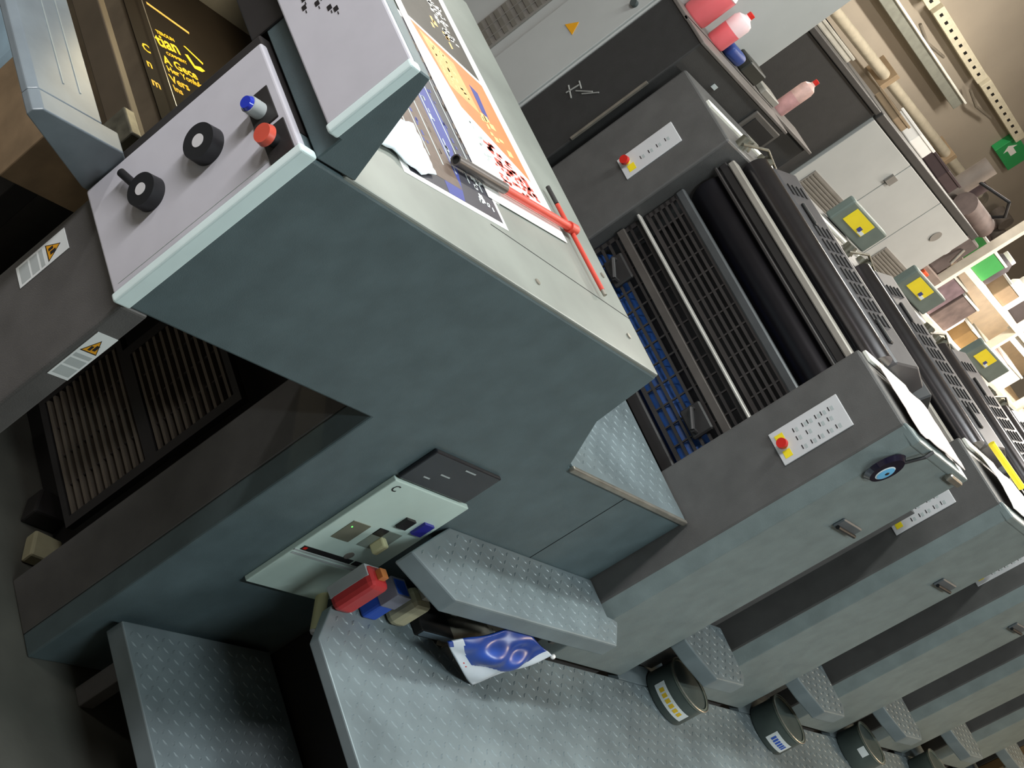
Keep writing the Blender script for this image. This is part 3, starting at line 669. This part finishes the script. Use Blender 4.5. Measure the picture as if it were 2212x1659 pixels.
# ------------------------------------------------------------------ things on and around the units
ey = thing('eye_charm', 'round dark blue glass eye charm hanging on the first unit', 'charm', (3.075, 1.148, 1.39))
ex, ez = 3.082, 1.398
def disc(r, y0, y1, dx, dz, material, nm):
    return MB().cyl((ex + dx, y0, ez + dz), (ex + dx, y1, ez + dz), r, r * .82, seg=36).build(nm, material, ey, True)
disc(.049, 1.152, 1.142, 0, 0, mat('dark blue glass', (26, 24, 44), .08, var=.05, coat=1), 'glass_disc')
disc(.0235, 1.142, 1.1405, .004, -.006, mat('white glass', (226, 238, 242), .2, var=0), 'white_ring')
disc(.021, 1.1405, 1.1395, .005, -.006, mat('sky blue glass', (110, 190, 236), .2, var=0), 'blue_iris')
disc(.0055, 1.1395, 1.1385, .007, -.004, BLACK2, 'pupil')
MB().tube([(ex + .02, 1.147, ez + .035), (ex + .05, 1.145, ez + .075), (ex + .06, 1.150, 1.492)], .004).build('cord', BLACK2, ey, True)
def scrap(name, label, x0, x1, y0, y1, z, hgt, material, seed, cat='paper'):
    r = random.Random(seed); n = 12; vs = []
    for i in range(n):
        for j in range(n):
            a, b_ = i / (n - 1), j / (n - 1)
            vs.append((x0 + (x1 - x0) * a + r.uniform(-.004, .004), y0 + (y1 - y0) * b_ + r.uniform(-.004, .004),
                       z + .002 + hgt * (math.sin(a * 3.0 + seed) ** 2 * math.sin(b_ * math.pi) * .7 + .1 * r.random())))
    fs = [(i * n + j, (i + 1) * n + j, (i + 1) * n + j + 1, i * n + j + 1) for i in range(n - 1) for j in range(n - 1)]
    o = MB().quads(vs, fs).build(name, material, None, True); s = o.modifiers.new('thickness', 'SOLIDIFY'); s.thickness = .0015
    return setp(o, label, cat)
scrap('scrap_paper', 'white scrap paper lying on top of the first unit', 3.07, 3.40, 1.172, 1.355, 1.4985, .014, PAPER2, 3)
scrap('scrap_paper', 'cream scrap paper under the yellow knife on the second unit', 3.86, 4.19, 1.18, 1.355, 1.4985, .012, PAPER, 5)
ky = thing('ink_knife', 'yellow handled ink knife on top of the second unit', 'ink knife', (4.0, 1.27, 1.515))
MB().cyl((3.93, 1.38, 1.535), (4.03, 1.27, 1.53), .009, seg=14).build('handle', YEL, ky, True)
MB().prism([(4.02, 1.275), (4.035, 1.285), (4.12, 1.18), (4.10, 1.17)], 'z', 1.525, 1.527).build('blade', STEEL, ky)
# ink cans under the steps
def can(label, x, y, r, h, lab, lab_c, lab_txt):
    t = thing('ink_can', label, 'ink can', (x, y, .5116), 'ink cans under the steps')
    z = .5116
    MB().lathe([(r * .97, 0), (r, .004), (r, h - .006), (r * .97, h - .003)], (x, y, z), 36).build('can_body', CANM, t, True)
    MB().lathe([(r * 1.03, h - .006), (r * 1.03, h), (r * .93, h), (r * .92, h - .004)], (x, y, z), 36).build('lid', mat('can lid', (120, 128, 116), .45, .1), t, True)
    rim = MB(); n = 36
    for k in range(n):
        a, b_ = 2 * math.pi * k / n, 2 * math.pi * (k + 1) / n
        rim.cyl((x + r * 1.03 * math.cos(a), y + r * 1.03 * math.sin(a), z + h), (x + r * 1.03 * math.cos(b_), y + r * 1.03 * math.sin(b_), z + h), .002, seg=6)
    rim.build('rim', STEEL, t, True)
    if lab:
        a0, a1, z0, z1 = lab; b = MB(); vs = []; K = 12
        for k in range(K + 1):
            a = math.radians(a0 + (a1 - a0) * k / K)
            for zz in (z0, z1): vs.append((x + (r + .0008) * math.cos(a), y + (r + .0008) * math.sin(a), z + zz))
        lo = b.quads(vs, [(2 * k, 2 * k + 2, 2 * k + 3, 2 * k + 1) for k in range(K)]).build('label', LABELW, t)
        if lab_c:
            b = MB(); nn = 6; aa = a0 + (a1 - a0) * .12; ab = a0 + (a1 - a0) * .88; zc = (z0 + z1) / 2; hh = (z1 - z0) * .22
            for k in range(nn):
                p, q = math.radians(aa + (ab - aa) * k / nn), math.radians(aa + (ab - aa) * (k + .7) / nn); vs = []
                for g in (p, q):
                    for zz in (zc - hh, zc + hh): vs.append((x + (r + .0014) * math.cos(g), y + (r + .0014) * math.sin(g), z + zz))
                b.quads(vs, [(0, 2, 3, 1)])
            b.build('label_print', lab_c, t)
    return t
can('ink can with yellow lettered label under the first gap step', 3.65, 1.122, .076, .085, (165, 258, .020, .050), mat('yellow print', (228, 190, 40), .5), None)
can('ink can with blue lettered label under the second gap step', 4.325, 1.10, .076, .085, (205, 262, .016, .056), mat('blue lettering', (50, 90, 190), .5), None)
can('open dark ink can under the third gap step', 5.06, 1.095, .074, .085, (190, 215, .05, .075), None, None)
can('ink can with yellow tag under the last gap step', 5.79, 1.065, .074, .085, (220, 262, .02, .05), YEL, None)
# containers on the walkway under the delivery step
def carton(name, label, cat, b, m1, stripes=(), bev=.006):
    t = thing(name, label, cat, ((b[0] + b[1]) / 2, (b[2] + b[3]) / 2, b[4]))
    box('body', b, m1, t, bev=bev, seg=2)
    for nm, fb, mm in stripes: box(nm, fb, mm, t, bev=.001)
    return t
FZ = .5118
carton('red_can', 'red and white can on the walkway by the white dryer panel', 'can', (2.205, 2.262, 1.125, 1.175, FZ, FZ + .105), mat('red tin', (186, 50, 52), .4),
       [('white_band', (2.2045, 2.2625, 1.150, 1.1755, FZ + .004, FZ + .10), mat('grey white tin', (160, 164, 166), .4)), ('orange_cap', (2.225, 2.245, 1.14, 1.16, FZ + .105, FZ + .118), mat('orange cap', (190, 116, 60), .5))], .012)
carton('blue_carton', 'small blue and white carton next to the red can', 'carton', (2.30, 2.345, 1.128, 1.17, FZ, FZ + .095), mat('deep blue carton', (30, 76, 180), .4),
       [('white_half', (2.299, 2.346, 1.127, 1.171, FZ + .05, FZ + .094), mat('grey print carton', (120, 120, 134), .5))], .006)
carton('cream_bottle', 'cream plastic bottle between the blue carton and the cloth', 'bottle', (2.385, 2.44, 1.125, 1.175, FZ, FZ + .085), mat('cream grey plastic', (176, 170, 140), .5),
       [('neck', (2.40, 2.425, 1.14, 1.165, FZ + .085, FZ + .11), mat('neck grey', (150, 146, 136), .5))], .014)
carton('dark_tray', 'thin dark tray lying behind the cream bottle', 'tray', (2.48, 2.60, 1.12, 1.20, FZ, FZ + .022), VOID, [('tray_edge', (2.485, 2.595, 1.118, 1.121, FZ + .004, FZ + .02), mat('tray blue grey', (110, 126, 138), .5))], .003)
scrap('brown_cloth', 'dull brown grey cloth heap behind the blue bag under the delivery step', 2.55, 2.76, 1.11, 1.22, FZ, .07, mat('dull cloth', (120, 118, 106), .9, var=.2), 9, 'cloth')
# blue white film bag
bgv, bgf = [], []; nI, nJ = 56, 48
cB, cR, cL, cT = Vector((2.638, 1.034, .5135)), Vector((2.800, 1.062, .634)), Vector((2.432, 1.052, .602)), Vector((2.66, 1.095, .655))
for i in range(nI):
    for j in range(nJ):
        a, b_ = i / (nI - 1), j / (nJ - 1)
        p = cB * (1 - a) * (1 - b_) + cR * a * (1 - b_) + cL * (1 - a) * b_ + cT * a * b_
        q = math.sin(math.pi * a) * math.sin(math.pi * b_)
        w = .006 * math.sin(11 * a + 5 * b_) * math.sin(math.pi * b_) + .004 * math.sin(17 * b_ - 6 * a) * math.sin(math.pi * a)
        bgv.append((p.x + .010 * math.sin(math.pi * b_) * (1 - a) * -1, p.y - .022 * q - w, p.z + .3 * w))
bgf = [(i * nJ + j, (i + 1) * nJ + j, (i + 1) * nJ + j + 1, i * nJ + j + 1) for i in range(nI - 1) for j in range(nJ - 1)]
bag = MB().quads(bgv, bgf).build('film_bag', BAGW, None, True)
bag.data.materials.append(BAGB)
bag.data.materials.append(RED)
for p in bag.data.polygons:
    i, j = p.index // (nJ - 1), p.index % (nJ - 1)
    a, b_ = (i + .5) / (nI - 1), (j + .5) / (nJ - 1)
    if a > .10 + .08 * b_ and b_ > .12 + .42 * (1 - a) ** 1.6 + .03 * math.sin(8 * a): p.material_index = 1
    elif b_ > .9 and a < .06: p.material_index = 1
    elif .05 < a < .08 and .42 < b_ < .54 and int(b_ * 60) % 2: p.material_index = 2
s = bag.modifiers.new('thickness', 'SOLIDIFY'); s.thickness = .006; s.offset = 1
setp(bag, 'blue and white film bag hanging from the edge of the delivery step', 'bag')
bd = MB(); t_ = bmesh.new(); bmesh.ops.create_uvsphere(t_, u_segments=14, v_segments=10, radius=.006); bd.add(t_, Matrix.Translation((2.803, 1.056, .636))); bd.build('white_bead', PAPER, bag, True)
# debris on the floor at the delivery foot
for i, (lab, x, y, w, h, mm) in enumerate((('pale broken block on the floor inside the delivery recess', 2.0, 1.50, .05, .035, mat('pale block', (150, 146, 118), .8)),
                                           ('dark bracket on the floor behind the pale broken block', 2.03, 1.60, .06, .05, BLACK))):
    d = MB().prism([(x - w, y - .03), (x + w * .6, y - .04), (x + w, y + .02), (x - w * .4, y + .035)], 'z', 0, h, bev=.006, seg=2).build('floor_block', mm, None)
    setp(d, lab, 'block')

# ------------------------------------------------------------------ shelf with stored things
SY = 3.08
sf = thing('storage_shelf', 'pale wooden storage shelf full of small things beyond the cabinets', 'shelf', (7.6, 3.3, 0))
PZ = (1.05, 1.335, 1.62, 1.90)
for z in PZ[:3]: box('shelf_board', (6.56, 9.2, SY, SY + .42, z, z + .03), WOOD, sf, bev=.002)
for x in (6.57, 7.55, 8.5, 9.2): box('upright', (x - .018, x + .018, SY - .004, SY + .04, 0, 2.05), WOOD, sf, bev=.002)
box('back_board', (6.56, 9.2, SY + .42, SY + .44, 0, 1.64), WOOD, sf, bev=.001)
shelf_items = []
rs = random.Random(21)
cols = [('brown', CLUT), ('kraft brown', KRAFT), ('white', PAPER), ('green', GREEN), ('pink', mat('pink box', (220, 90, 120), .5)), ('dark grey', mat('dark grey box', (84, 78, 82), .6)), ('cream', CREAM), ('orange', mat('orange box', (226, 110, 60), .5))]
words = ['box', 'tub', 'jar']
def store(nm, label, x0, x1, z, h, mm, d=.16, kind='box'):
    t = thing(nm, label, nm.split('_')[-1], ((x0 + x1) / 2, SY + .1, z), 'things stored on the wooden shelf')
    y0 = SY + .03
    if kind == 'box':
        box('body', (x0, x1, y0, y0 + d, z, z + h), mm, t, bev=.004); box('lid', (x0 - .003, x1 + .003, y0 - .003, y0 + d + .003, z + h, z + h + .012), HOUS, t, bev=.002)
    else:
        c = ((x0 + x1) / 2, y0 + d / 2, z); r = (x1 - x0) / 2
        MB().lathe([(r * .9, 0), (r, .01), (r, h * .8), (r * .7, h)], c, 18).build('body', mm, t, True); MB().lathe([(r * .72, h), (r * .72, h + .02), (r * .6, h + .022)], c, 18).build('lid', HOUS, t, True)
    return t
plan = [('storage_box', 'green box on the upper shelf of the wooden rack', 6.66, 6.86, 1.65, .12, GREEN, 'box'),
        ('storage_jar', 'grey jar beside the green box on the upper shelf', 6.92, 7.02, 1.65, .15, mat('dark grey box', (84, 78, 82), .6), 'jar'),
        ('storage_box', 'tan box on the upper shelf right of the grey jar', 7.06, 7.24, 1.65, .09, KRAFT, 'box'),
        ('storage_tub', 'white tub on the upper shelf next to the tan box', 7.28, 7.40, 1.65, .14, PAPER, 'jar'),
        ('storage_box', 'dark slate box on the upper shelf past the white tub', 7.60, 7.86, 1.65, .15, mat('dark grey box', (84, 78, 82), .6), 'box'),
        ('storage_box', 'dusty brown box on the upper shelf past the dark slate box', 7.92, 8.16, 1.65, .10, CLUT, 'box'),
        ('storage_tub', 'cream tub at the far end of the upper shelf', 8.22, 8.36, 1.65, .13, CREAM, 'jar'),
        ('storage_box', 'dark mauve bundle on the middle shelf near the upright', 6.62, 6.86, 1.365, .20, mat('mauve clutter', (110, 92, 98), .7, var=.3), 'box'),
        ('storage_box', 'rusty brown bundle on the middle shelf', 6.89, 7.12, 1.365, .18, CLUT, 'box'),
        ('storage_tub', 'white tub on the middle shelf in front of the brown bundle', 7.15, 7.25, 1.365, .12, PAPER, 'jar'),
        ('storage_box', 'gold brown box on the middle shelf', 7.28, 7.42, 1.365, .10, mat('gold brown', (140, 112, 70), .6), 'box'),
        ('storage_box', 'pink box on the middle shelf of the wooden rack', 7.60, 7.86, 1.365, .10, mat('pink box', (220, 90, 120), .5), 'box'),
        ('storage_box', 'small dark green carton on the middle shelf', 7.425, 7.515, 1.365, .07, GREEN, 'box'),
        ('storage_tub', 'grey tub on the bottom shelf below the mauve bundle', 6.66, 6.80, 1.08, .15, mat('dark grey box', (84, 78, 82), .6), 'jar'),
        ('storage_box', 'cream carton on the bottom shelf below the brown bundle', 6.86, 7.08, 1.08, .17, CREAM, 'box'),
        ('storage_box', 'white carton on the bottom shelf below the gold brown box', 7.14, 7.42, 1.08, .14, PAPER, 'box'),
        ('storage_tub', 'red tub on the bottom shelf below the pink box', 7.62, 7.76, 1.08, .15, RED, 'jar'),
        ('storage_box', 'grey carton on the bottom shelf beyond the red tub', 7.82, 8.10, 1.08, .18, BOXG, 'box'),
        ('storage_box', 'white carton beside the pink box', 7.92, 8.2, 1.365, .12, PAPER, 'box')]
for nm, lab, x0, x1, z, h, mm, kd in plan: store(nm, lab, x0, x1, z + .0005, h, mm, kind=kd)
# lamp fixed under the upper board
lp = thing('shelf_lamp', 'glowing white tube lamp fixed under the upper shelf board', 'lamp', (7.95, SY + .05, 1.59))
box('lamp_body', (7.60, 8.3, SY + .02, SY + .08, 1.60, 1.619), HOUS, lp, bev=.002)
MB().cyl((7.62, SY + .05, 1.585), (8.28, SY + .05, 1.585), .013, seg=12).build('tube', mat('bright shelf tube', (255, 255, 255), .5, var=0, emit=((255, 244, 232), 14.0)), lp, True)
area('shelf_lamp_glow', (7.3, SY - .55, 2.6), (.9, .15), 75, (1.0, .90, .80), (math.radians(-25), 0, 0))
box('lamp_shade', (6.85, 7.75, SY - .63, SY - .47, 2.62, 2.66), HOUS, thing('hanging_lamp', 'white lamp housing hanging in front of the wooden shelf', 'lamp', (7.3, SY - .55, 2.6)), bev=.004)
# orange bottle and grey clutter by the shelf end
# service stand with pumps between the cabinets and the shelf
ps = thing('pump_stand', 'grey brown service stand with pumps between the cabinets and the wooden shelf', 'pump stand', (6.35, 3.25, 0))
STM = mat('stand grey brown', (122, 108, 100), .6, var=.2)
box('body', (6.20, 6.52, 3.06, 3.45, 0, 1.52), STM, ps); box('upper_case', (6.21, 6.51, 3.10, 3.42, 1.52, 1.74), mat('dark case', (78, 68, 66), .6, var=.3), ps, bev=.01)
box('orange_clip', (6.30, 6.36, 3.045, 3.06, 1.40, 1.50), mat('orange clip', (214, 86, 44), .5), ps)
MB().cyl((6.22, 3.18, 1.80), (6.50, 3.18, 1.80), .055, seg=20).build('pump_motor', CLUT, ps, True)
MB().cyl((6.28, 3.30, 1.74), (6.28, 3.30, 1.98), .045, seg=18).build('filter_bowl', mat('filter dull', (128, 118, 110), .5), ps, True)
MB().cyl((6.44, 3.33, 1.74), (6.44, 3.33, 1.92), .04, seg=18).build('filter_bowl', mat('maroon box', (62, 46, 48), .6), ps, True)
MB().tube([(6.28, 3.26, 1.90), (6.36, 3.14, 1.95), (6.46, 3.14, 1.90), (6.48, 3.22, 1.80)], .008).build('hose', BLACK2, ps, True)
MB().cyl((6.30, 3.09, 1.62), (6.30, 3.075, 1.62), .03, seg=18).build('gauge', PLATEW, ps, True)
MB().cyl((6.42, 3.09, 1.68), (6.42, 3.07, 1.60), .008, seg=10).build('tap_lever', STEEL, ps, True)
for k, (lab, b, mm) in enumerate((('small cream carton on top of the light grey cabinets', (5.62, 5.80, 3.25, 3.40, 1.768, 1.83), PAPER), ('tan block on top of the light grey cabinets', (5.40, 5.52, 3.25, 3.40, 1.768, 1.81), KRAFT),
                                  ('long white tray on top of the black cabinet', (4.35, 4.80, 3.2, 3.4, 1.7655, 1.80), mat('tray white', (206, 200, 186), .6)), ('dark coil on top of the far grey cabinet', (5.92, 6.10, 3.2, 3.36, 1.768, 1.83), mat('maroon box', (62, 46, 48), .6)))):
    t = thing('stored_carton', lab, 'carton', ((b[0] + b[1]) / 2, (b[2] + b[3]) / 2, b[4]), 'things on top of the cabinets')
    box('body', b, mm, t, bev=.006); box('lid', (b[0] - .004, b[1] + .004, b[2] - .004, b[3] + .004, b[5] - .012, b[5]), mm, t, bev=.002)

# ------------------------------------------------------------------ wall fittings
WY = 5.96
pp = thing('wall_pipe', 'cream pipe running along the left wall', 'pipe', (10, WY - .1, 1.8))
MB().cyl((7.0, WY - .10, 1.80), (11.5, WY - .10, 1.86), .040, seg=28).build('pipe_run', mat('cream pipe', (178, 170, 152), .3), pp, True)
MB().cyl((11.4, WY - .10, 1.859), (11.53, WY - .10, 1.861), .062, seg=28).build('pipe_end', STEEL, pp, True)
for x in (7.8, 9.2, 10.6): box('pipe_clip', (x - .03, x + .03, WY - .16, WY + .04, 1.76, 1.90), KRAFT, pp)
tr = thing('lamp_trunking', 'grey lamp trunking with bright edge on the left wall', 'trunking', (9.3, WY, 2.1))
box('channel', (7.0, 10.1, WY - .10, WY + .04, 2.07, 2.15), mat('trunking grey', (156, 158, 148), .4, .3), tr)
box('bright_edge', (7.0, 10.1, WY - .12, WY - .10, 2.152, 2.168), mat('white strip', (246, 246, 236), .4), tr)
pr = thing('perforated_rail', 'cream perforated cable rail along the left wall', 'rail', (9.8, WY, 2.3))
xr = 7.6
for k, L in enumerate((1.3, 1.1, 1.02)):
    z = 2.292 + .008 * k
    sg = box('rail_section', (xr, xr + L, WY - .06, WY + .04, z, z + .085), mat('cream rail', (222, 214, 190), .5), pr, bev=.003)
    n = int(L / .115)
    for j in range(n): MB().box(xr + .05 + j * .115, xr + .085 + j * .115, WY - .0625, WY - .059, z + .030, z + .052).build('slot', VOID, sg)
    xr += L + .06
for k, (x, z) in enumerate(((7.9, 2.22), (9.0, 2.20), (10.1, 2.24))): MB().tube([(x, WY - .04, z), (x + .2, WY - .07, z - .03), (x + .5, WY - .05, z + .01)], .012).build('cable', mat('cable grey', (120, 112, 100), .6), pr, True)
sgn = thing('exit_sign', 'green sign with white arrow on the left wall', 'sign', (11.3, WY, 2.15))
box('plate', (11.14, 11.54, WY - .02, WY + .04, 2.15, 2.35), SIGNG, sgn, bev=.003)
sx, sz = 11.25, 2.25
MB().prism([(sx - .06, sz), (sx, sz + .06), (sx, sz + .025), (sx + .10, sz + .025), (sx + .10, sz - .025), (sx, sz - .025), (sx, sz - .06)], 'y', WY - .0215, WY - .020).build('arrow', PAPER, sgn)
# pipework and fans near the end of the left wall
cl = thing('pipe_manifold', 'dull pipe manifold with valves on the left wall beyond the pipe end', 'manifold', (11.6, WY - .2, 1.5))
MB().cyl((11.75, WY - .12, 1.62), (12.2, WY - .12, 1.66), .10, seg=24).build('header', CLUT, cl, True)
for x, z in ((11.85, 1.75), (12.0, 1.9), (12.15, 1.8)):
    MB().cyl((x, WY - .12, 1.62), (x, WY - .12, z), .05, seg=18).build('branch', CLUT, cl, True); MB().cyl((x, WY - .19, z), (x, WY - .05, z), .07, seg=20).build('valve', mat('valve grey', (120, 112, 106), .5, .3), cl, True)
box('valve_box', (11.56, 11.74, WY - .3, WY + .04, 1.50, 1.74), mat('maroon box', (62, 46, 48), .6), cl)
